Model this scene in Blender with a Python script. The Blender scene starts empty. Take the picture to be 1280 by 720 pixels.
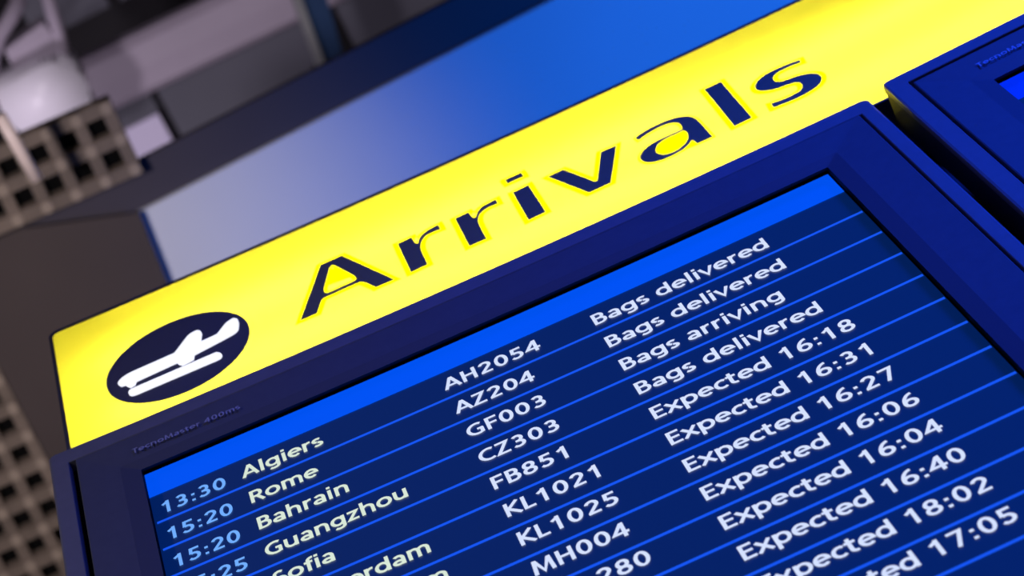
import bpy, bmesh, math, random
from mathutils import Vector, Matrix
from mathutils.geometry import tessellate_polygon

# ------------------------------------------------------------------ scale, camera, world, lights
# "Board units": 1 unit = width of the arrivals screen. The board stands vertical, faces -Y, X right, Z up.
S = 0.886                      # metres per board unit
Z0 = 4.20                      # height of the screen's header line above the hall floor
scene = bpy.context.scene
COL = scene.collection


def bow(x):                    # the display wall is very slightly concave
    return -0.02105 * (x - 0.5) ** 2


def W(x, y, z):
    return Vector((x * S, y * S, z * S + Z0))


cam_d = bpy.data.cameras.new('camera')
cam = bpy.data.objects.new('camera', cam_d)
COL.objects.link(cam)
cam_d.sensor_width = 36.0
cam_d.lens = 3162.92 / 1280 * 36.0
cam_d.clip_start = 0.05
right = Vector((0.91382775, 0.3352568, -0.22917617))
up = Vector((0.40214641, -0.82563444, 0.3957348))
fwd = Vector((0.05654295, 0.45379582, 0.88930999))
cm = Matrix.Identity(4)
for i in range(3):
    cm[i][0] = right[i]; cm[i][1] = up[i]; cm[i][2] = -fwd[i]
cm.translation = W(0.35697252, -1.57196654, -2.93567312)
cam.matrix_world = cm
cam_d.dof.use_dof = True
cam_d.dof.focus_distance = 3.15 * S
cam_d.dof.aperture_fstop = 5.7
scene.camera = cam

scene.view_settings.view_transform = 'Standard'
scene.view_settings.look = 'None'
scene.view_settings.gamma = 1.0
scene.view_settings.exposure = 0.0
scene.view_settings.use_curve_mapping = False

world = bpy.data.worlds.new('hall_ambient')
scene.world = world
world.use_nodes = True
bg = world.node_tree.nodes['Background']
bg.inputs[0].default_value = (0.85, 0.72, 0.80, 1)
bg.inputs[1].default_value = 0.045


def lamp(name, kind, loc, target, energy, color, **kw):
    d = bpy.data.lights.new(name, kind)
    d.energy = energy; d.color = color
    for k, v in kw.items():
        setattr(d, k, v)
    o = bpy.data.objects.new(name, d)
    COL.objects.link(o)
    o.location = loc
    o.rotation_euler = (target - loc).to_track_quat('-Z', 'Y').to_euler()
    return o


# added unseen spots: blue light from the right, soft pinkish from the left
D = math.radians
lamp('unseen_blue_spot', 'SPOT', W(3.4, 0.9, -2.4), W(2.25, 1.5, 3.5), 1250, (0.0, 0.17, 1.0),
     spot_size=D(47), spot_blend=1.0, shadow_soft_size=0.2)
lamp('unseen_blue_spot', 'SPOT', W(3.0, -3.0, 0.6), W(1.75, 0.0, -0.2), 1080, (0.0, 0.055, 1.0),
     spot_size=D(56), spot_blend=1.0, shadow_soft_size=0.6)
lamp('unseen_left_spot', 'SPOT', W(-1.8, -1.6, -2.2), W(-0.55, 1.35, 3.5), 900, (1.0, 0.90, 0.95),
     spot_size=D(25), spot_blend=1.0, shadow_soft_size=0.2)
lamp('unseen_left_spot', 'SPOT', W(-2.4, -3.0, -0.6), W(-0.85, 0.0, -0.2), 105, (1.0, 0.94, 1.0),
     spot_size=D(46), spot_blend=1.0, shadow_soft_size=0.2)
lamp('added_ceiling_spot', 'SPOT', W(-1.7, 2.2, 3.8), W(0.0, 1.85, 7.0), 115, (1.0, 0.88, 1.0),
     spot_size=D(52), spot_blend=1.0, shadow_soft_size=0.15)  # unseen lamp added to brighten the high slats and duct

# ------------------------------------------------------------------ materials


def mat(name, base=None, rough=0.5, emit=None, strength=1.0, spec=0.5, metal=0.0, noise=0.0, nscale=8.0):
    mt = bpy.data.materials.new(name)
    mt.use_nodes = True
    nt = mt.node_tree
    b = nt.nodes['Principled BSDF']
    if base:
        b.inputs['Base Color'].default_value = (*base, 1)
    b.inputs['Roughness'].default_value = rough
    b.inputs['Metallic'].default_value = metal
    b.inputs['Specular IOR Level'].default_value = spec
    if emit:
        b.inputs['Emission Color'].default_value = (*emit, 1)
        b.inputs['Emission Strength'].default_value = strength
    if noise:
        tc = nt.nodes.new('ShaderNodeTexCoord')
        nz = nt.nodes.new('ShaderNodeTexNoise'); nz.inputs['Scale'].default_value = nscale
        nz.inputs['Detail'].default_value = 4
        rp = nt.nodes.new('ShaderNodeValToRGB')
        lo = [max(0, c * (1 - noise)) for c in base]; hi = [min(1, c * (1 + noise)) for c in base]
        rp.color_ramp.elements[0].position = 0.3; rp.color_ramp.elements[0].color = (*lo, 1)
        rp.color_ramp.elements[1].position = 0.7; rp.color_ramp.elements[1].color = (*hi, 1)
        nt.links.new(tc.outputs['Object'], nz.inputs['Vector'])
        nt.links.new(nz.outputs['Fac'], rp.inputs['Fac'])
        nt.links.new(rp.outputs['Color'], b.inputs['Base Color'])
    return mt


def translucent(name, col, gloss=0.04):
    mt = bpy.data.materials.new(name)
    mt.use_nodes = True
    nt = mt.node_tree; nt.nodes.clear()
    t = nt.nodes.new('ShaderNodeBsdfTranslucent'); t.inputs[0].default_value = (*col, 1)
    g = nt.nodes.new('ShaderNodeBsdfDiffuse'); g.inputs[0].default_value = (*[c * 0.5 for c in col], 1)
    mx = nt.nodes.new('ShaderNodeMixShader'); mx.inputs[0].default_value = gloss
    o = nt.nodes.new('ShaderNodeOutputMaterial')
    nt.links.new(t.outputs[0], mx.inputs[1]); nt.links.new(g.outputs[0], mx.inputs[2]); nt.links.new(mx.outputs[0], o.inputs[0])
    return mt


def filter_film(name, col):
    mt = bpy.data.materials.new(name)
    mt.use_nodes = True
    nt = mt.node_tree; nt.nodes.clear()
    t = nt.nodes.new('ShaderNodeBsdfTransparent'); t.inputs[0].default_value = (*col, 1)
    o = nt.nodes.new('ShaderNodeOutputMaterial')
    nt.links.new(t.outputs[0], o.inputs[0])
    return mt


M = dict(
    casing=mat('casing_grey_plastic', (0.17, 0.165, 0.18), 0.42, noise=0.05, nscale=60),
    bezel=mat('bezel_grey_plastic', (0.095, 0.097, 0.11), 0.5, noise=0.05, nscale=60),
    chamfer=mat('bezel_chamfer_plastic', (0.085, 0.087, 0.10), 0.4),
    black=mat('black_rubber', (0.002, 0.002, 0.003), 0.7, spec=0.1),
    steel=mat('dark_painted_steel', (0.02, 0.02, 0.025), 0.6, noise=0.1),
    screen=mat('screen_dark_blue', (0.028, 0.030, 0.036), 0.35, emit=(0.0, 0.0125, 0.096), strength=1.0, spec=0.35),
    header=mat('screen_bright_blue', (0.004, 0.01, 0.04), 0.4, emit=(0.0, 0.085, 0.88), strength=1.0, spec=0.3),
    header_deep=mat('screen_deep_blue', (0.004, 0.01, 0.04), 0.4, emit=(0.0, 0.025, 0.93), strength=1.0, spec=0.3),
    housing=mat('black_plastic_housing', (0.03, 0.03, 0.032), 0.6),
    line=mat('screen_line_blue', (0.004, 0.01, 0.04), 0.4, emit=(0.008, 0.090, 0.86), strength=1.0, spec=0.3),
    t_time=mat('screen_text_light_blue', (0.01, 0.01, 0.02), 0.4, emit=(0.16, 0.42, 1.0), strength=1.0, spec=0.3),
    t_city=mat('screen_text_pale_green', (0.01, 0.01, 0.02), 0.4, emit=(0.72, 0.84, 0.70), strength=0.95, spec=0.3),
    t_white=mat('screen_text_white', (0.01, 0.01, 0.02), 0.4, emit=(0.66, 0.75, 1.0), strength=1.0, spec=0.3),
    label=mat('pale_grey_print', (0.42, 0.42, 0.48), 0.5),
    face=translucent('yellow_acrylic', (1.0, 0.87, 0.045)),
    halo=filter_film('yellow_halo_film', (1.0, 0.98, 0.0)),  # tinted sheet that paints the yellow halo round the letters
    letter=mat('dark_slate_film', (0.20, 0.18, 0.11), 0.5),
    disc=mat('black_film', (0.10, 0.10, 0.12), 0.5),
    lit_white=mat('lit_white_acrylic', (0.8, 0.8, 0.8), 0.5, emit=(0.97, 0.98, 1.0), strength=1.15),
    tube=mat('fluorescent_tube', (0.9, 0.9, 0.9), 0.5, emit=(1.0, 0.97, 0.90), strength=9.2),
    inside=mat('white_box_lining', (0.75, 0.75, 0.75), 0.7),
    trim=mat('dark_bronze_trim', (0.06, 0.058, 0.062), 0.5),
    soffit=mat('pale_grey_metal_panel', (0.62, 0.64, 0.70), 0.6, noise=0.05, nscale=1.2),
    brown=mat('dark_brown_panel', (0.055, 0.040, 0.038), 0.7, noise=0.12, nscale=2.0),
    beam=mat('dark_purple_grey_beam', (0.042, 0.035, 0.048), 0.7, noise=0.1, nscale=2.0),
    slat=mat('mid_grey_slat', (0.10, 0.10, 0.135), 0.6, noise=0.06, nscale=3.0),
    slat_lit=mat('lit_grey_slat', (0.70, 0.64, 0.88), 0.6),  # light on this stretch of slat put into a paler colour
    duct=mat('pale_mauve_duct', (0.40, 0.345, 0.44), 0.55, noise=0.06, nscale=3.0),
    grille=mat('tan_grille', (0.15, 0.115, 0.09), 0.6, noise=0.25, nscale=6.0),
    node=mat('pale_tan_joint', (0.29, 0.23, 0.18), 0.6),
    void=mat('black_void_lining', (0.003, 0.003, 0.003), 0.9, spec=0.05),
    ceiling=mat('dark_ceiling', (0.035, 0.032, 0.04), 0.9, noise=0.2, nscale=1.0),
    floor=mat('grey_terrazzo_floor', (0.12, 0.11, 0.11), 0.4, noise=0.2, nscale=20),
    white=mat('white_enamel', (0.86, 0.82, 0.94), 0.4),
    rod=mat('pale_pink_metal', (0.92, 0.76, 0.70), 0.4),
    strut=mat('strut_blue_light_tint', (0.02, 0.06, 0.17), 0.5),  # blue light from the right put into the base colour
    strut_edge=mat('mid_grey_strut_edge', (0.30, 0.31, 0.33), 0.5),
)

# ------------------------------------------------------------------ helpers


def thing(name, label, cat, loc, group=None):
    o = bpy.data.objects.new(name, None)
    COL.objects.link(o)
    o.location = loc
    o.empty_display_size = 0.1
    o['label'] = label; o['category'] = cat
    o['kind'] = 'thing'
    if group:
        o['group'] = group
    return o


def origin_of(o):
    v = Vector((0, 0, 0))
    while o is not None:
        v += o.location
        o = o.parent
    return v


def link(name, bm, m, parent=None, label=None, smooth=False):
    """world-space bmesh -> one mesh object under its parent"""
    me = bpy.data.meshes.new(name)
    bmesh.ops.recalc_face_normals(bm, faces=bm.faces)
    if parent is not None:
        off = origin_of(parent)
        for v in bm.verts:
            v.co -= off
    bm.to_mesh(me); bm.free()
    mats = m if isinstance(m, (list, tuple)) else [m]
    for k in mats:
        me.materials.append(M[k])
    if smooth:
        for p in me.polygons:
            p.use_smooth = True
    o = bpy.data.objects.new(name, me)
    COL.objects.link(o)
    if parent is not None:
        o.parent = parent
    if label:
        o['label'] = label
    return o


def cut_poly(pts, it=2, ang=48):
    """round the gentle vertices of a traced outline, keep the sharp corners"""
    for _ in range(it):
        out = []; n = len(pts)
        for i in range(n):
            p = Vector(pts[i]); a = Vector(pts[i - 1]); b = Vector(pts[(i + 1) % n])
            u = p - a; v = b - p
            if u.length < 1e-9 or v.length < 1e-9:
                continue
            t = math.degrees(u.angle(v))
            if t > ang or t < 2:
                out.append(tuple(p)); continue
            d = 0.25 * min(u.length, v.length)
            out.append(tuple(p - u.normalized() * d)); out.append(tuple(p + v.normalized() * d))
        pts = out
    return pts


def offset_poly(pts, d):
    """move every vertex outward by d (counter-clockwise or clockwise rings alike)"""
    n = len(pts)
    area = sum(pts[i - 1][0] * pts[i][1] - pts[i][0] * pts[i - 1][1] for i in range(n))
    sg = 1 if area > 0 else -1
    out = []
    for i in range(n):
        p = Vector(pts[i]); u = (p - Vector(pts[i - 1])); v = (Vector(pts[(i + 1) % n]) - p)
        if u.length < 1e-9 or v.length < 1e-9:
            continue
        u.normalize(); v.normalize()
        n1 = Vector((u.y, -u.x)) * sg; n2 = Vector((v.y, -v.x)) * sg
        mm = n1 + n2
        if mm.length < 0.2:
            mm = n1
        mm.normalize()
        k = min(1.5, 1 / max(0.3, mm.dot(n1)))
        out.append(tuple(p + mm * d * k))
    return out


def plate(bm, loops, depth, thick, surf):
    """flat cut-out with holes: loops in (x,z) board units, front face at surf(x)-depth, given thickness"""
    flat = []
    for L in loops:
        flat.append([Vector((p[0], p[1], 0)) for p in L])
    tris = tessellate_polygon(flat)
    allp = [p for L in loops for p in L]
    fr = [bm.verts.new(W(x, surf(x) - depth, z)) for x, z in allp]
    for t in tris:
        try:
            bm.faces.new([fr[i] for i in t])
        except ValueError:
            pass
    if thick > 0:
        bk = [bm.verts.new(W(x, surf(x) - depth + thick, z)) for x, z in allp]
        k = 0
        for L in loops:
            n = len(L)
            for i in range(n):
                j = (i + 1) % n
                try:
                    bm.faces.new([fr[k + i], fr[k + j], bk[k + j], bk[k + i]])
                except ValueError:
                    pass
            k += n


def box(bm, lo, hi, mi=0):
    v = [bm.verts.new(W(x, y, z)) for x in (lo[0], hi[0]) for y in (lo[1], hi[1]) for z in (lo[2], hi[2])]
    for f in ((0, 1, 3, 2), (4, 6, 7, 5), (0, 4, 5, 1), (2, 3, 7, 6), (0, 2, 6, 4), (1, 5, 7, 3)):
        bm.faces.new([v[i] for i in f]).material_index = mi


def slab(bm, poly, z0, z1, mi=0):
    """horizontal prism from an (x,y) outline"""
    a = [bm.verts.new(W(x, y, z0)) for x, y in poly]
    b = [bm.verts.new(W(x, y, z1)) for x, y in poly]
    n = len(poly)
    bm.faces.new(a).material_index = mi
    bm.faces.new(b[::-1]).material_index = mi
    for i in range(n):
        j = (i + 1) % n
        bm.faces.new([a[i], b[i], b[j], a[j]]).material_index = mi


def tube(bm, pts, r, n=14, cap=True):
    """round tube along world-space points"""
    rings = []
    for i, p in enumerate(pts):
        t = (pts[min(i + 1, len(pts) - 1)] - pts[max(i - 1, 0)]).normalized()
        a = t.orthogonal().normalized() if i == 0 else (rings_a - t * rings_a.dot(t)).normalized()
        rings_a = a
        b = t.cross(a)
        rings.append([bm.verts.new(p + (a * math.cos(2 * math.pi * k / n) + b * math.sin(2 * math.pi * k / n)) * r) for k in range(n)])
    for A, B in zip(rings, rings[1:]):
        for k in range(n):
            bm.faces.new([A[k], A[(k + 1) % n], B[(k + 1) % n], B[k]])
    if cap:
        bm.faces.new(rings[0][::-1]); bm.faces.new(rings[-1])


def rot2(x, y, deg, cx=0, cy=0):
    a = math.radians(deg); dx, dy = x - cx, y - cy
    return (cx + dx * math.cos(a) - dy * math.sin(a), cy + dx * math.sin(a) + dy * math.cos(a))


# ------------------------------------------------------------------ the ceiling
bm = bmesh.new()
box(bm, (-9, -9, 9.0), (11, 11, 9.15))
o = link('ceiling', bm, 'ceiling'); o['kind'] = 'structure'
bm = bmesh.new()
box(bm, (-9, -9, -Z0 / S - 0.1), (11, 11, -Z0 / S))
o = link('floor', bm, 'floor'); o['kind'] = 'structure'

ROT = -4.05                                  # the ceiling grid is turned a little against the board


def one(name, build, m, label, cat, base, group=None, smooth=False):
    bm = bmesh.new(); build(bm)
    t = thing(name, label, cat, base, group)
    return t, bm


# pale soffit panel above the sign
t = thing('soffit_panel', 'large smooth pale grey ceiling panel turning blue to the right, directly above the yellow sign', 'ceiling panel', W(1.2, 1.6, 3.5))
c0 = (-0.0955, 1.042)
poly = [(-0.125, 1.044), c0, rot2(4.2, 1.042, ROT, *c0), (4.2, 4.0), (-0.19, 2.55)]
bm = bmesh.new(); slab(bm, poly, 3.5, 3.515); link('panel', bm, 'soffit', t)

# dark beam along its front edge
t = thing('ceiling_beam', 'long dark purple-grey beam running along the front edge of the pale soffit panel', 'beam', W(1.2, 0.9, 3.6))
bm = bmesh.new()
slab(bm, [(-0.95, 1.16), (-0.95, 0.93), (-0.05, 0.912), rot2(4.2, 0.912, ROT, -0.05, 0.912), rot2(4.2, 1.10, ROT, -0.05, 1.10), (-0.05, 1.10)], 3.52, 3.54)
link('beam_body', bm, 'beam', t)

# brown solid panel left of the soffit
t = thing('bulkhead', 'flat dark brown ceiling bulkhead behind the left end of the yellow sign', 'bulkhead', W(-0.5, 1.6, 3.44))
bm = bmesh.new()
slab(bm, [(-1.1, 0.935), (-0.40, 0.930), (-0.0948, 1.0228), (-0.1071, 1.2362), (-0.15, 2.6), (-0.619, 2.6), (-0.619, 1.19), (-1.1, 1.19)], 3.45, 3.457)
link('panel', bm, 'brown', t)


# open square grilles
def grille(label, x0, x1, ys, px, py, z, skew, group):
    t = thing('grille_panel', label, 'ceiling grille', W((x0 + x1) / 2, (ys[0] + ys[1]) / 2, z), group)
    hx, hy = px * 0.2, py * 0.2
    bm = bmesh.new()
    nx = round((x1 - x0) / px); ny = round((ys[1] - ys[0]) / py)
    d = 0.035
    for i in range(nx + 1):
        x = x0 + i * px
        y = [ys[0] - hy, ys[1] + hy]
        slab(bm, [(x - hx, y[0]), (x + hx, y[0]), (x + hx, y[1]), (x - hx, y[1])], z, z + d)
    for j in range(ny + 1):
        y = ys[0] + j * py
        slab(bm, [(x0 - hx, y - hy), (x1 + hx, y - hy), (x1 + hx, y + hy), (x0 - hx, y + hy)], z - 0.0015, z + d - 0.001)
        for i in range(nx + 1):
            x = x0 + i * px
            n = 10
            slab(bm, [(x + hx * 0.95 * math.cos(2 * math.pi * k / n), y + hy * 0.95 * math.sin(2 * math.pi * k / n)) for k in range(n)], z - 0.006, z, 1)
    link('lattice', bm, ('grille', 'node'), t)
    bm = bmesh.new()
    slab(bm, [(x0 - hx, ys[0] - hy), (x1 + hx, ys[0] - hy), (x1 + hx, ys[1] + hy), (x0 - hx, ys[1] + hy)], z + d + 0.001, z + d + 0.004)
    link('backing_tray', bm, 'void', t)


GZ = 3.30
GZ = 3.45
grille('tan square-holed ceiling grille under the white fixture, at the upper left', -0.4794, -0.0544, (0.7115, 0.9019), 0.085, 0.0952, GZ, 0, None)
grille('tan square-holed ceiling grille beside the left edge of the monitor, at the lower left', -1.1294, -0.638, (1.2140, 2.1630), 0.0819, 0.0949, GZ, 0, None)

# slats, ducts and struts of the higher ceiling
HZ = 7.0


def slat(label, x0, x1, y0, y1, z, m='slat', rot=ROT * 0.9):
    t = thing('ceiling_plank', label, 'ceiling slat', W((x0 + x1) / 2, (y0 + y1) / 2, z), 'grey slats of the high ceiling')
    bm = bmesh.new()
    p = [rot2(x, y, rot, -0.1, y0) for x, y in ((x0, y0), (x1, y0), (x1, y1), (x0, y1))]
    slab(bm, p, z, z + 0.12)
    link('slat_body', bm, m, t)


slat('short ceiling slat painted pale as if lit, touching the purple beam, left of the dark seam', -0.52, -0.105, 2.13, 2.36, HZ + 0.1, 'slat_lit')
slat('dim grey ceiling slat between the pale short slat and the mauve duct', -0.52, -0.105, 1.95, 2.12, HZ + 0.1)
slat('grey ceiling slat below the mauve duct, between the seam and the blue strut', -0.075, 0.66, 1.95, 2.36, HZ + 0.1)
slat('grey ceiling slat right of the dark blue strut', 0.74, 3.2, 1.84, 2.30, HZ + 0.1)
slat('dim grey ceiling slat above the mauve duct, left of its seam', -0.45, -0.125, 1.20, 1.62, HZ + 0.1)
slat('dim grey ceiling slat above the mauve duct, right of its seam', -0.075, 1.8, 1.20, 1.62, HZ + 0.1)

t = thing('duct', 'pale mauve flat duct crossing the high ceiling towards the upper left', 'duct', W(0.4, 1.85, 6.8))
bm = bmesh.new()
a = W(-0.30, 1.840, 6.9); b = W(2.6, 1.724, 6.9)
ring = []
hw, hh = 0.125 * S, 0.05 * S
prof = [(-hw, hh), (-hw, -hh * 0.2), (-hw * 0.75, -hh * 0.85), (0, -hh), (hw * 0.75, -hh * 0.85), (hw, -hh * 0.2), (hw, hh)]
for k in range(9):
    c = a.lerp(b, k / 8)
    ring.append([bm.verts.new(c + Vector((0, u, v))) for u, v in prof])
for A_, B_ in zip(ring, ring[1:]):
    n = len(prof)
    for k in range(n):
        bm.faces.new([A_[k], A_[(k + 1) % n], B_[(k + 1) % n], B_[k]])
bm.faces.new(ring[0]); bm.faces.new(ring[-1][::-1])
link('duct_body', bm, 'duct', t, smooth=False)

t = thing('strut', 'dark metal strut with blue light in its colour, hanging down between the grey ceiling slats', 'strut', W(0.64, 1.6, 6.0))
bm = bmesh.new()
slab(bm, [(0.618, 1.2), (0.735, 1.2), (0.655, 1.90), (0.585, 1.91)], 6.0, 6.18)
link('strut_body', bm, 'strut', t)
bm = bmesh.new()
slab(bm, [(0.592, 1.2), (0.620, 1.2), (0.588, 1.90), (0.560, 1.90)], 5.98, 6.2)
link('side_flange', bm, 'strut_edge', t)
bm = bmesh.new()
slab(bm, [(0.548, 1.87), (0.660, 1.86), (0.655, 1.97), (0.552, 1.985)], 5.96, 6.2)
link('dark_tip', bm, 'black', t)  # black piece paints the darker shading at the strut's tip

# white fixture with bracket
t = thing('light_fixture', 'pale lavender-white box fixture with bracket arms at the upper left, against the dark ceiling', 'fixture', W(-0.42, 1.5, 6.1))
bm = bmesh.new()
outl = [(-0.565, 1.385), (-0.345, 1.372), (-0.268, 1.40), (-0.235, 1.50), (-0.262, 1.60), (-0.36, 1.668), (-0.50, 1.645), (-0.572, 1.53)]
outl = cut_poly(outl, 2, 80)
slab(bm, outl, 6.0, 6.22)
bmesh.ops.bevel(bm, geom=[e for e in bm.edges], offset=0.012, segments=2, affect='EDGES')
link('housing', bm, 'white', t, smooth=True)
for pts, r in (([(-0.29, 1.43, 6.12), (-0.272, 1.36, 6.12), (-0.255, 1.25, 6.12), (-0.235, 1.14, 6.14), (-0.20, 0.95, 6.3), (-0.19, 0.90, 8.98)], 0.026),
               ([(-0.55, 1.36, 6.12), (-0.525, 1.31, 6.12), (-0.465, 1.245, 6.12), (-0.40, 1.20, 6.12), (-0.35, 1.165, 6.14), (-0.32, 1.10, 6.3), (-0.32, 1.05, 8.98)], 0.030)):
    bm = bmesh.new()
    tube(bm, [W(*p) for p in pts], r * S)
    link('bracket_arm', bm, 'duct', t, smooth=True)
bm = bmesh.new()
slab(bm, [(-0.47, 1.30), (-0.30, 1.26), (-0.27, 1.40), (-0.47, 1.41)], 6.10, 6.18)
link('mounting_plate', bm, 'duct', t)

t = thing('rod', 'thin pale pink rod slanting across the upper left grille', 'rod', W(-0.47, 1.3, 3.2))
bm = bmesh.new()
tube(bm, [W(-0.2835, 0.515, 3.16), W(-0.277, 0.61, 3.16), W(-0.2705, 0.71, 3.16)], 0.0165 * S, 12)
link('rod_body', bm, 'rod', t, smooth=True)

# ------------------------------------------------------------------ lettering: a stroke alphabet (cap height 1)


def arc(cx, cy, rx, ry, a0, a1, n=9):
    return [(cx + rx * math.cos(math.radians(a0 + (a1 - a0) * k / n)), cy + ry * math.sin(math.radians(a0 + (a1 - a0) * k / n))) for k in range(n + 1)]


def ell(cx, cy, rx, ry):
    return arc(cx, cy, rx, ry, 0, 360, 18)


G = {
    '0': (.70, [ell(.35, .5, .215, .425)]),
    '1': (.70, [[(.16, .72), (.40, .90)], [(.40, 0), (.40, 1)]]),
    '2': (.70, [arc(.34, .70, .20, .225, 165, -25) + [(.17, .11)], [(.10, .075), (.60, .075)]]),
    '3': (.70, [arc(.31, .715, .18, .21, 145, -90) , arc(.31, .29, .22, .215, 90, -145), [(.22, .505), (.33, .505)]]),
    '4': (.70, [[(.48, 0), (.48, 1)], [(.46, .95), (.09, .30), (.66, .30)]]),
    '5': (.70, [[(.57, .925), (.21, .925), (.19, .52)], arc(.31, .32, .23, .245, 118, -145)]),
    '6': (.70, [ell(.365, .30, .21, .225), arc(.56, .32, .405, .605, 92, 180)]),
    '7': (.70, [[(.09, .925), (.55, .925), (.27, 0)]]),
    '8': (.70, [ell(.35, .715, .18, .21), ell(.35, .285, .215, .21)]),
    ':': (.36, [[(.18, .02), (.18, .18)], [(.18, .50), (.18, .66)]]),
    ' ': (.34, []),
    'A': (.76, [[(.07, 0), (.37, .96)], [(.69, 0), (.39, .96)], [(.30, .925), (.46, .925)], [(.18, .29), (.58, .29)]]),
    'B': (.68, [[(.15, 0), (.15, 1)], [(.12, .925)] + arc(.34, .725, .17, .20, 90, -90) + [(.15, .525)], [(.12, .525)] + arc(.37, .30, .20, .225, 90, -90) + [(.12, .075)]]),
    'C': (.72, [arc(.48, .5, .36, .425, 58, 302, 14)]),
    'E': (.62, [[(.15, 0), (.15, 1)], [(.15, .925), (.56, .925)], [(.15, .52), (.53, .52)], [(.15, .075), (.57, .075)]]),
    'F': (.59, [[(.15, 0), (.15, 1)], [(.15, .925), (.56, .925)], [(.15, .50), (.52, .50)]]),
    'G': (.80, [arc(.48, .5, .36, .425, 58, 300, 14), [(.67, .07), (.67, .50)], [(.72, .46), (.48, .46)]]),
    'H': (.78, [[(.15, 0), (.15, 1)], [(.63, 0), (.63, 1)], [(.15, .52), (.63, .52)]]),
    'K': (.70, [[(.15, 0), (.15, 1)], [(.62, 1), (.22, .53), (.66, 0)]]),
    'L': (.57, [[(.15, 0), (.15, 1)], [(.15, .075), (.54, .075)]]),
    'M': (.94, [[(.13, 0), (.19, 1)], [(.20, .96), (.47, .12), (.74, .96)], [(.75, 1), (.81, 0)]]),
    'R': (.70, [[(.15, 0), (.15, 1)], [(.12, .925)] + arc(.36, .70, .18, .225, 90, -90) + [(.15, .475)], [(.36, .50), (.63, 0)]]),
    'S': (.62, [arc(.32, .705, .20, .22, 48, 265), arc(.31, .285, .22, .21, 90, -138)]),
    'T': (.60, [[(.30, 0), (.30, 1)], [(.03, .925), (.57, .925)]]),
    'Z': (.66, [[(.07, .925), (.54, .925), (.11, .075), (.60, .075)]]),
    'a': (.60, [arc(.29, .47, .18, .20, 142, 0) + [(.47, 0)], ell(.28, .205, .185, .135)]),
    'c': (.54, [arc(.36, .372, .25, .30, 52, 308)]),
    'd': (.70, [ell(.33, .372, .235, .30), [(.56, 0), (.56, 1.04)]]),
    'e': (.64, [[(.10, .39)] + arc(.33, .372, .235, .30, 4, 312, 14)]),
    'f': (.40, [arc(.38, .80, .18, .165, 78, 180) + [(.20, 0)], [(.03, .67), (.38, .67)]]),
    'g': (.70, [ell(.33, .39, .235, .285), [(.56, .745)] + arc(.35, -.03, .21, .16, 0, -142)]),
    'h': (.70, [[(.14, 0), (.14, 1.04)], arc(.35, .45, .21, .225, 165, 0) + [(.56, 0)]]),
    'i': (.30, [[(.15, 0), (.15, .745)], [(.15, .87), (.15, 1.03)]]),
    'l': (.30, [[(.15, 0), (.15, 1.04)]]),
    'm': (1.02, [[(.14, 0), (.14, .745)], arc(.32, .47, .19, .205, 165, 0) + [(.51, 0)], arc(.69, .47, .19, .205, 165, 0) + [(.88, 0)]]),
    'n': (.70, [[(.14, 0), (.14, .745)], arc(.35, .45, .21, .225, 165, 0) + [(.56, 0)]]),
    'o': (.70, [ell(.35, .372, .25, .30)]),
    'p': (.70, [[(.14, -.27), (.14, .745)], ell(.37, .372, .235, .30)]),
    'r': (.46, [[(.14, 0), (.14, .745)], arc(.37, .43, .23, .24, 170, 78)]),
    's': (.50, [arc(.26, .535, .165, .14, 42, 262), arc(.25, .215, .175, .14, 88, -140)]),
    't': (.45, [[(.19, .93)] + arc(.36, .22, .17, .15, 180, 285), [(.02, .67), (.41, .67)]]),
    'u': (.70, [[(.13, .745)] + arc(.34, .30, .21, .225, 180, 345), [(.55, 0), (.55, .745)]]),
    'v': (.60, [[(.05, .745), (.30, .04), (.55, .745)]]),
    'x': (.60, [[(.05, .745), (.55, 0)], [(.55, .745), (.05, 0)]]),
    'z': (.56, [[(.06, .67), (.45, .67), (.10, .075), (.50, .075)]]),
}


def stroke(bm, pts, w, place):
    """thick polyline as a quad strip; place(x,z) -> world point"""
    P = [Vector(p) for p in pts]
    n = len(P); closed = (P[0] - P[-1]).length < 1e-6
    if closed:
        P = P[:-1]; n -= 1
    L = []; Rr = []
    for i in range(n):
        if closed:
            a, b = P[i - 1], P[(i + 1) % n]
        else:
            a, b = P[max(i - 1, 0)], P[min(i + 1, n - 1)]
        u = (P[i] - a); v = (b - P[i])
        if u.length < 1e-9: u = v
        if v.length < 1e-9: v = u
        u = u.normalized(); v = v.normalized()
        n1 = Vector((-u.y, u.x)); n2 = Vector((-v.y, v.x))
        mm = (n1 + n2)
        mm = n1 if mm.length < 1e-6 else mm.normalized()
        k = min(1.9, 1 / max(0.2, mm.dot(n1)))
        L.append(bm.verts.new(place(*(P[i] + mm * w * .5 * k)))); Rr.append(bm.verts.new(place(*(P[i] - mm * w * .5 * k))))
    rng = range(n) if closed else range(n - 1)
    for i in rng:
        j = (i + 1) % n
        bm.faces.new([L[i], Rr[i], Rr[j], L[j]])


def text(name, s, x, z, h, place3, m, parent, sx=1.0, w=0.155, track=0.0):
    """one line of lettering starting at board x (ink of first stem), baseline z, cap height h"""
    bm = bmesh.new()
    cx = -.075
    for ch in s:
        adv, st = G[ch]
        for pl in st:
            stroke(bm, pl, w, lambda u, v, c=cx: place3(x + (c + u) * h * sx, z + v * h))
        cx += adv + track
    return link(name, bm, m, parent)


# ------------------------------------------------------------------ the flight monitors


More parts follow.
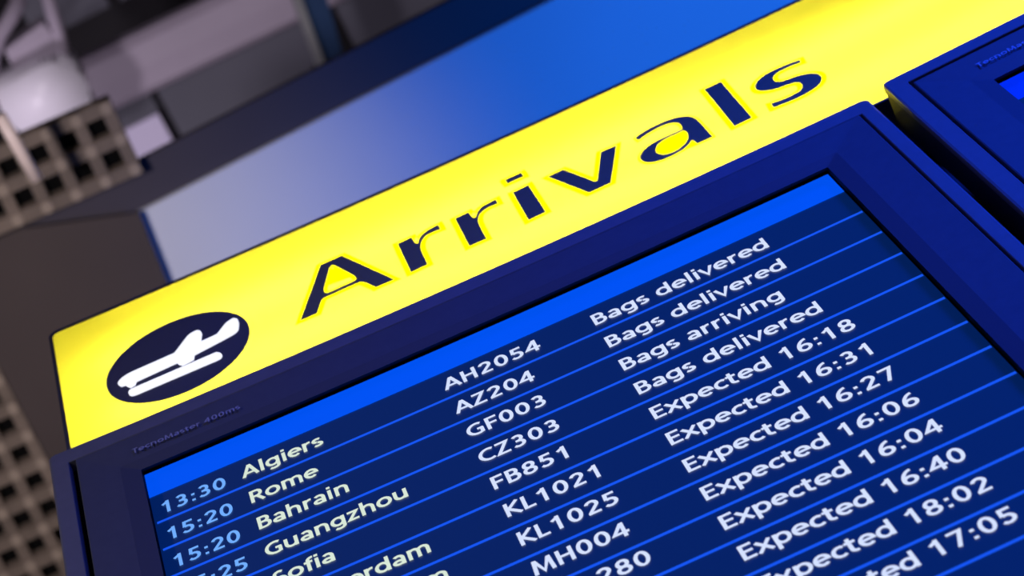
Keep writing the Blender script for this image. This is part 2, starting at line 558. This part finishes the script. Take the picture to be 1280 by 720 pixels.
def rect_ring(r, n=24, rad=0.0):
    """closed outline (x,y,z) of a rectangle (x0,x1,z0,z1,y), subdivided along x"""
    x0, x1, z0, z1, y = r
    pts = []
    for k in range(n + 1):
        pts.append((x0 + (x1 - x0) * k / n, y, z1))
    pts.append((x1, y, z1 - (z1 - z0) * 0.5))
    for k in range(n + 1):
        pts.append((x1 - (x1 - x0) * k / n, y, z0))
    pts.append((x0, y, z1 - (z1 - z0) * 0.5))
    return pts


def round_ring(r, rad, n=24):
    x0, x1, z0, z1, y = r
    pts = []
    for k in range(n + 1):
        pts.append((x0 + rad + (x1 - x0 - 2 * rad) * k / n, y, z1))
    for a in (60, 30):
        pts.append((x1 - rad + rad * math.cos(math.radians(a)), y, z1 - rad + rad * math.sin(math.radians(a))))
    pts.append((x1, y, z1 - rad)); pts.append((x1, y, z0 + rad))
    for k in range(n + 1):
        pts.append((x1 - rad - (x1 - x0 - 2 * rad) * k / n, y, z0))
    pts.append((x0, y, z0 + rad)); pts.append((x0, y, z1 - rad))
    for a in (150, 120):
        pts.append((x0 + rad + rad * math.cos(math.radians(a)), y, z1 - rad + rad * math.sin(math.radians(a))))
    return pts


def rings_mesh(rings, fn, cap_first=False, cap_last=False):
    bm = bmesh.new()
    V = [[bm.verts.new(fn(*p)) for p in r] for r in rings]
    for A_, B_ in zip(V, V[1:]):
        n = len(A_)
        for i in range(n):
            bm.faces.new([A_[i], A_[(i + 1) % n], B_[(i + 1) % n], B_[i]])
    if cap_first:
        bm.faces.new(V[0])
    if cap_last:
        bm.faces.new(V[-1])
    return bm


PITCH = 0.0703
ZB = -1.02                       # lower edge of the picture


def monitor(label, fn, rows, top_groove, group):
    """fn maps monitor coordinates (x, y, z) in board units to the world"""
    t = thing('flight_monitor', label, 'monitor', fn(0.5, 0.02, ZB - 0.17), group)
    # outer rim and back box
    xl, xr, zt, zb = -0.1165, 1.1085, 0.1680, ZB - 0.165
    if top_groove:
        gi = (-0.0822, 1.0805, ZB - 0.118, 0.1275)      # inner and outer edge of the groove
        go = (-0.0875, 1.0855, ZB - 0.127, 0.1350)
    else:
        gi = (-0.0795, 1.0820, ZB - 0.118, 0.1285)
        go = (-0.0890, 1.0860, ZB - 0.127, 0.1290)
    rings = [round_ring((go[0], go[1], go[2], go[3], -0.012), 0.001),
             round_ring((go[0], go[1], go[2], go[3], -0.029), 0.001),
             round_ring((go[0] - .001, go[1] + .001, go[2] - .001, go[3] + .001, -0.030), 0.0015),
             round_ring((xl + .004, xr - .004, zb + .004, zt - .004, -0.030), 0.008),
             round_ring((xl + .001, xr - .001, zb + .001, zt - .001, -0.0285), 0.010),
             round_ring((xl, xr, zb, zt, -0.025), 0.011),
             round_ring((xl, xr, zb, zt, -0.019), 0.011)]
    link('casing', rings_mesh(rings, fn), 'casing', t)
    rings = [round_ring((xl, xr, zb, zt, -0.019), 0.011),
             round_ring((xl + .001, xr - .001, zb + .001, zt - .001, -0.018), 0.011),
             round_ring((xl + .001, xr - .001, zb + .001, zt - .001, 0.035), 0.011)]
    link('back_housing', rings_mesh(rings, fn, cap_last=True), 'housing', t)
    # black gap between rim and bezel
    rings = [round_ring((go[0] - .001, go[1] + .001, go[2] - .001, go[3] + .001, -0.0135), 0.001),
             round_ring((gi[0] + .004, gi[1] - .004, gi[2] + .004, gi[3] - .004, -0.0135), 0.001)]
    link('shadow_gap', rings_mesh(rings, fn), 'black', t)
    # bezel: flat land, then a chamfer down to the picture
    ch = (-0.0235, 1.0225, ZB - 0.03, 0.0675)
    lip = (0.0025, 1.0003, ZB, 0.0468)
    rings = [round_ring((gi[0], gi[1], gi[2], gi[3], -0.012), 0.001),
             round_ring((gi[0], gi[1], gi[2], gi[3], -0.0285), 0.001),
             round_ring((gi[0] + .0015, gi[1] - .0015, gi[2] + .0015, gi[3] - .0015, -0.0295), 0.002),
             round_ring((ch[0], ch[1], ch[2], ch[3], -0.0248), 0.004)]
    link('bezel', rings_mesh(rings, fn), 'bezel', t)
    rings = [round_ring((ch[0], ch[1], ch[2], ch[3], -0.0248), 0.004),
             round_ring((lip[0], lip[1], lip[2], lip[3], -0.0200), 0.002)]
    link('bezel_chamfer', rings_mesh(rings, fn), 'chamfer', t)
    rings = [round_ring((lip[0], lip[1], lip[2], lip[3], -0.0200), 0.002),
             round_ring((lip[0] - .001, lip[1] + .001, lip[2] - .001, lip[3] + .001, -0.019), 0.002),
             round_ring((lip[0] - .002, lip[1] + .0030, lip[2] - .002, 0.0720, -0.0012), 0.002),
             round_ring((lip[0] - .0015, lip[1] + .0010, lip[2] + .002, 0.0645, -0.0011), 0.001)]
    link('screen_gasket', rings_mesh(rings, fn), 'black', t)
    text('maker_label', 'TecnoMaster 400ms', -0.001, 0.0800, 0.0125, lambda a, b: fn(a, -0.0297, b), 'label', t, sx=1.12, w=.14, track=.02)
    # picture

    def quad(name, x0, x1, z0, z1, y, m, parent, n=24):
        bm = bmesh.new()
        a = [bm.verts.new(fn(x0 + (x1 - x0) * k / n, y, z0)) for k in range(n + 1)]
        b = [bm.verts.new(fn(x0 + (x1 - x0) * k / n, y, z1)) for k in range(n + 1)]
        for k in range(n):
            bm.faces.new([a[k], a[k + 1], b[k + 1], b[k]])
        return link(name, bm, m, parent)
    sc = quad('screen', -0.004, 1.006, ZB - 0.005, 0.075, 0.0, 'screen', t)
    quad('header_bar', -0.001, 1.0014, 0.0, 0.0660, -0.0008, 'header' if rows else 'header_deep', sc)
    for k in range(1, 14):
        lw = 0.0027
        quad('row_line', 0.004, 1.0005, -k * PITCH - lw, -k * PITCH + lw, -0.0007, 'line', sc)
    fl = lambda a, b: fn(a, -0.0010, b)
    hgt = 0.0300
    for k, (tm, ci, fg, stt) in enumerate(rows, 1):
        base = -k * PITCH
        if tm:
            text('time_text', tm, 0.0130, base + 0.0165, hgt, fl, 't_time', sc, sx=0.985, w=.155)
        if ci:
            text('city_text', ci, 0.1275, base + 0.0198 + 0.0010 * (k - 1), hgt, fl, 't_city', sc, sx=1.035, w=.155, track=0.03 if k == 7 else 0)
        if fg:
            text('flight_text', fg, 0.4125 if len(fg) > 3 else 0.4735, base + 0.0212 + 0.0009 * (k - 1), hgt, fl, 't_white', sc, sx=1.06, w=.155)
        if stt:
            text('status_text', stt, 0.6230, base + 0.0180 + 0.00105 * (k - 1), hgt, fl, 't_white', sc, sx=1.088, w=.15)
    return t


ROWS = [('13:30', 'Algiers', 'AH2054', 'Bags delivered'),
        ('15:20', 'Rome', 'AZ204', 'Bags delivered'),
        ('15:20', 'Bahrain', 'GF003', 'Bags arriving'),
        ('15:25', 'Guangzhou', 'CZ303', 'Bags delivered'),
        ('', 'Sofia', 'FB851', 'Expected 16:18'),
        ('', 'Amsterdam', 'KL1021', 'Expected 16:31'),
        ('', 'Amsterdam', 'KL1025', 'Expected 16:27'),
        ('', '', 'MH004', 'Expected 16:06'),
        ('', '', '280', 'Expected 16:04'),
        ('', '', '', 'Expected 16:40'),
        ('', '', '', 'Expected 18:02'),
        ('', '', '', 'Expected 17:05')]


def left_fn(x, y, z):
    return W(x, y + bow(x), z)


YAW = math.radians(-3.0573)


def right_fn(x, y, z):
    u = x + 0.1165; v = y + 0.030
    return W(1.1338 + u * math.cos(YAW) - v * math.sin(YAW), -0.0469 + u * math.sin(YAW) + v * math.cos(YAW), z + 0.0040)


monitor('dark monitor listing Algiers, Rome and Bahrain flights, below the yellow arrivals sign', left_fn, ROWS, False, None)
monitor('monitor cut off by the right edge of the photo, only its blue screen corner showing', right_fn, [], True, None)

# ------------------------------------------------------------------ the yellow light box


def sign_y(x):
    return 0.03 - 0.0075 * (x - 0.5) + bow(x)


t = thing('arrivals_sign', 'long glowing yellow light box reading Arrivals with a round landing-plane symbol', 'sign', W(0.9, 0.08, 0.235))
SX0, SX1, SZ0, SZ1 = -0.1012, 1.95, 0.247, 0.6825
NX = 44


def round_rect(x0, x1, z0, z1, rt, rb, n=NX):
    p = [(x0 + rb + (x1 - x0 - rb - rt) * k / n, z0) for k in range(n + 1)]
    p += [(x1, z0 + 0.01), (x1, z1 - 0.01)]
    p += [(x1 - 0.01 - (x1 - 0.01 - x0 - rt) * k / n, z1) for k in range(n + 1)]
    p += [(x0 + rt - rt * math.sin(math.radians(a)), z1 - rt + rt * math.cos(math.radians(a))) for a in (22, 45, 68, 90)]
    p += [(x0 + rb - rb * math.cos(math.radians(a)), z0 + rb - rb * math.sin(math.radians(a))) for a in (0, 22, 45, 68)]
    return p


# face: strip mesh so that it follows the curve
bm = bmesh.new()
outl = round_rect(SX0, SX1, SZ0, SZ1, 0.012, 0.045)
cols = []
xs = [SX0, SX0 + .0015, SX0 + .005, SX0 + .012, SX0 + .024, SX0 + .045] + [SX0 + .045 + (SX1 - SX0 - .045) * k / NX for k in range(1, NX + 1)]
for x in xs:
    d = x - SX0
    top = SZ1 - (0.012 - math.sqrt(max(0, 0.012 ** 2 - (0.012 - d) ** 2)) if d < 0.012 else 0)
    bot = SZ0 + (0.045 - math.sqrt(max(0, 0.045 ** 2 - (0.045 - d) ** 2)) if d < 0.045 else 0)
    cols.append((bm.verts.new(W(x, sign_y(x), bot)), bm.verts.new(W(x, sign_y(x), top))))
for a, b in zip(cols, cols[1:]):
    bm.faces.new([a[0], b[0], b[1], a[1]])
face = link('face_panel', bm, 'face', t)

# frame trim round the face and the housing behind it
fr_in = outl
fr_out = round_rect(SX0 - 0.006, SX1 + 0.01, SZ0 - 0.004, SZ1 + 0.010, 0.016, 0.047)
bm = bmesh.new()
V = [[bm.verts.new(W(x, sign_y(x) + d, z)) for x, z in L] for L, d in ((fr_in, 0.0003), (fr_in, -0.0008), (fr_out, -0.0004), (fr_out, 0.10))]
for A_, B_ in zip(V, V[1:]):
    n = len(A_)
    for i in range(n):
        bm.faces.new([A_[i], A_[(i + 1) % n], B_[(i + 1) % n], B_[i]])
bm.faces.new(V[-1])
link('housing', bm, 'trim', t)
bm = bmesh.new()
V = [[bm.verts.new(W(x, sign_y(x) + d, z)) for x, z in L] for L, d in ((fr_in, 0.001), (fr_in, 0.095))]
n = len(fr_in)
for i in range(n):
    bm.faces.new([V[0][i], V[0][(i + 1) % n], V[1][(i + 1) % n], V[1][i]])
bm.faces.new(V[1])
link('lining', bm, 'inside', t)
for z in (0.335, 0.505):
    bm = bmesh.new()
    tube(bm, [W(x, sign_y(x) + 0.055, z) for x in [-0.04 + (1.88 + 0.04) * k / 16 for k in range(17)]], 0.014 * S, 10)
    link('lamp_tube', bm, 'tube', t, smooth=True)

LET = dict(
    A=[[(0.2668, 0.3797), (0.3238, 0.5252), (0.3569, 0.5254), (0.4118, 0.3791), (0.3858, 0.3797), (0.3751, 0.4078), (0.3706, 0.4160), (0.3642, 0.419), (0.3088, 0.4183), (0.3033, 0.414), (0.29, 0.3797)],
       [(0.3371, 0.5104), (0.3415, 0.5092), (0.364, 0.4439), (0.3652, 0.4316), (0.3608, 0.427), (0.3173, 0.4256), (0.3127, 0.4293), (0.3114, 0.4396), (0.3144, 0.4502), (0.3325, 0.5040)]],
    r1=[[(0.4413, 0.379), (0.4422, 0.484), (0.4622, 0.4847), (0.4635, 0.4613), (0.4662, 0.4558), (0.4698, 0.4572), (0.4752, 0.4723), (0.4823, 0.4803), (0.4944, 0.4858), (0.5067, 0.4868), (0.5067, 0.4724), (0.494, 0.474), (0.4827, 0.472), (0.4746, 0.4625), (0.4693, 0.4499), (0.4665, 0.4349), (0.466, 0.42), (0.4655, 0.3800)]],
    r2=[[(0.5343, 0.3788), (0.5358, 0.4827), (0.5551, 0.484), (0.5565, 0.4621), (0.5592, 0.457), (0.5636, 0.458), (0.5699, 0.4725), (0.5786, 0.4817), (0.5881, 0.4847), (0.6004, 0.4857), (0.6003, 0.4721), (0.5886, 0.4733), (0.5783, 0.4713), (0.5687, 0.4631), (0.5634, 0.4529), (0.5606, 0.4401), (0.5595, 0.4202), (0.5587, 0.3782)]],
    i=[[(0.6285, 0.3768), (0.6304, 0.4824), (0.6538, 0.4845), (0.6537, 0.3783)]],
    idot=[[(0.6315, 0.5223), (0.6308, 0.5348), (0.6548, 0.5349), (0.6553, 0.522)]],
    v=[[(0.7254, 0.3765), (0.6884, 0.4826), (0.7113, 0.4835), (0.739, 0.4015), (0.7423, 0.3985), (0.7471, 0.402), (0.7758, 0.4842), (0.7987, 0.4833), (0.7581, 0.3767)]],
    a=[[(0.832, 0.4797), (0.8422, 0.4845), (0.8549, 0.4880), (0.8698, 0.4890), (0.8846, 0.4879), (0.8984, 0.4842), (0.9091, 0.4762), (0.916, 0.4667), (0.9198, 0.4553), (0.9208, 0.4408), (0.9216, 0.3736), (0.8994, 0.3743), (0.8985, 0.3873), (0.8967, 0.3917), (0.8925, 0.3912), (0.8882, 0.3857), (0.8792, 0.3777), (0.8666, 0.3738), (0.8534, 0.3729), (0.8395, 0.3749), (0.8281, 0.3801), (0.821, 0.3885), (0.8179, 0.3997), (0.8178, 0.409), (0.8202, 0.4167), (0.8278, 0.4267), (0.8381, 0.4335), (0.8491, 0.4374), (0.8608, 0.4382), (0.8738, 0.4380), (0.8847, 0.4373), (0.8956, 0.4376), (0.8984, 0.4454), (0.8990, 0.4563), (0.8968, 0.4662), (0.8918, 0.4737), (0.8833, 0.4780), (0.8738, 0.4795), (0.8603, 0.4790), (0.846, 0.4758), (0.8322, 0.4695)],
       [(0.8952, 0.4344), (0.8982, 0.4294), (0.8984, 0.4183), (0.8957, 0.4065), (0.8906, 0.3956), (0.8816, 0.3863), (0.8713, 0.3808), (0.8603, 0.3798), (0.8501, 0.3831), (0.8436, 0.3909), (0.8406, 0.3995), (0.8407, 0.4091), (0.8444, 0.4195), (0.8512, 0.4284), (0.86, 0.4328), (0.8694, 0.4343), (0.8824, 0.4340)]],
    l=[[(0.96, 0.3748), (0.9636, 0.5319), (0.9886, 0.5321), (0.986, 0.3752)]],
    s=[[(1.1033, 0.4834), (1.1022, 0.4755), (1.0896, 0.4784), (1.0735, 0.4791), (1.0614, 0.4767), (1.0538, 0.4697), (1.0507, 0.458), (1.0522, 0.4481), (1.0596, 0.4406), (1.0728, 0.4379), (1.0875, 0.4338), (1.1005, 0.4252), (1.1076, 0.4146), (1.1088, 0.4001), (1.1039, 0.387), (1.0959, 0.3781), (1.083, 0.3729), (1.0661, 0.3702), (1.0465, 0.371), (1.0236, 0.3748), (1.025, 0.3877), (1.0393, 0.3841), (1.0566, 0.3824), (1.0695, 0.3849), (1.077, 0.3917), (1.0812, 0.4029), (1.0801, 0.4138), (1.0747, 0.4209), (1.0641, 0.4252), (1.0491, 0.4281), (1.0353, 0.4348), (1.0267, 0.4448), (1.0235, 0.4557), (1.0259, 0.4677), (1.0337, 0.479), (1.048, 0.4876), (1.0628, 0.4892), (1.0809, 0.4883)]],
)


def emblem(name, shapes, m, depth, thick, parent, off=None):
    bm = bmesh.new()
    for loops in shapes:
        L = [cut_poly(l, 2) for l in loops]
        if off:
            L = [offset_poly(L[0], off)] + [offset_poly(h, -off * 0.75) for h in L[1:]]
        plate(bm, L, depth, thick, sign_y)
    return link(name, bm, m, parent)


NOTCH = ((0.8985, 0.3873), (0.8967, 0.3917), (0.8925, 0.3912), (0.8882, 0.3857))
A_HALO = [p for p in LET['a'][0] if p not in NOTCH]
for k in ('A', 'r1', 'r2', 'i', 'v', 'a', 'l', 's'):
    lt = emblem('letter', [LET[k]], 'letter', 0.0020, 0.0006, t, off=0.0016)
    emblem('letter_halo', [[A_HALO] if k == 'a' else LET[k]], 'halo', 0.0010, 0.0, lt, off=0.0055 if k == 'a' else 0.0095)  # halo glow drawn as a clear yellow sheet behind the letter
    if k == 'i':
        lt = emblem('letter_dot', [LET['idot']], 'letter', 0.0020, 0.0006, t, off=0.0016)
        emblem('letter_halo', [LET['idot']], 'halo', 0.0010, 0.0, lt, off=0.0095)

cx, cz, rx, rz = 0.0792, 0.4330, 0.1130, 0.1205
disc = [(cx + rx * math.cos(2 * math.pi * k / 64), cz + rz * math.sin(2 * math.pi * k / 64)) for k in range(64)]
bm = bmesh.new(); plate(bm, [disc], 0.0012, 0.0006, sign_y)
dk = link('symbol_disc', bm, 'disc', t)
plane = [(-0.0168, 0.4258), (-0.0117, 0.4359), (0.0016, 0.4435), (0.0758, 0.4459), (0.1017, 0.4838), (0.1079, 0.4867), (0.1162, 0.4881), (0.1206, 0.4828), (0.1226, 0.4715), (0.1177, 0.4463), (0.1437, 0.448), (0.1617, 0.4727), (0.1738, 0.4766), (0.1786, 0.4693), (0.1793, 0.4554), (0.1749, 0.4312), (0.1677, 0.4254), (0.144, 0.4201), (0.103, 0.4126), (0.1002, 0.3988), (0.0827, 0.3953), (0.0776, 0.4036), (0.0762, 0.4113), (0.0115, 0.4072), (0.0083, 0.398), (0.0013, 0.3956), (-0.0031, 0.4035), (-0.0048, 0.4099), (-0.0118, 0.4115)]
emblem('plane_symbol', [[plane]], 'lit_white', 0.0020, 0.0006, dk)
bar = [(-0.0029, 0.3878), (0.0008, 0.3916), (0.1346, 0.3927), (0.1398, 0.3862), (0.142, 0.3757), (0.1392, 0.3684), (0.1333, 0.3666), (0.005, 0.3671), (-0.0007, 0.3699), (-0.0038, 0.379)]
emblem('runway_bar', [[bar]], 'lit_white', 0.0020, 0.0006, dk)

# steel carrier wall that holds the monitors and the light box
t = thing('mounting_frame', 'dark steel mounting frame behind the gap between the two monitors', 'frame', W(0.9, 0.12, ZB - 0.15))
bm = bmesh.new(); box(bm, (-0.05, 0.150, ZB - 0.12), (1.9, 0.17, 0.60)); link('back_plate', bm, 'steel', t)
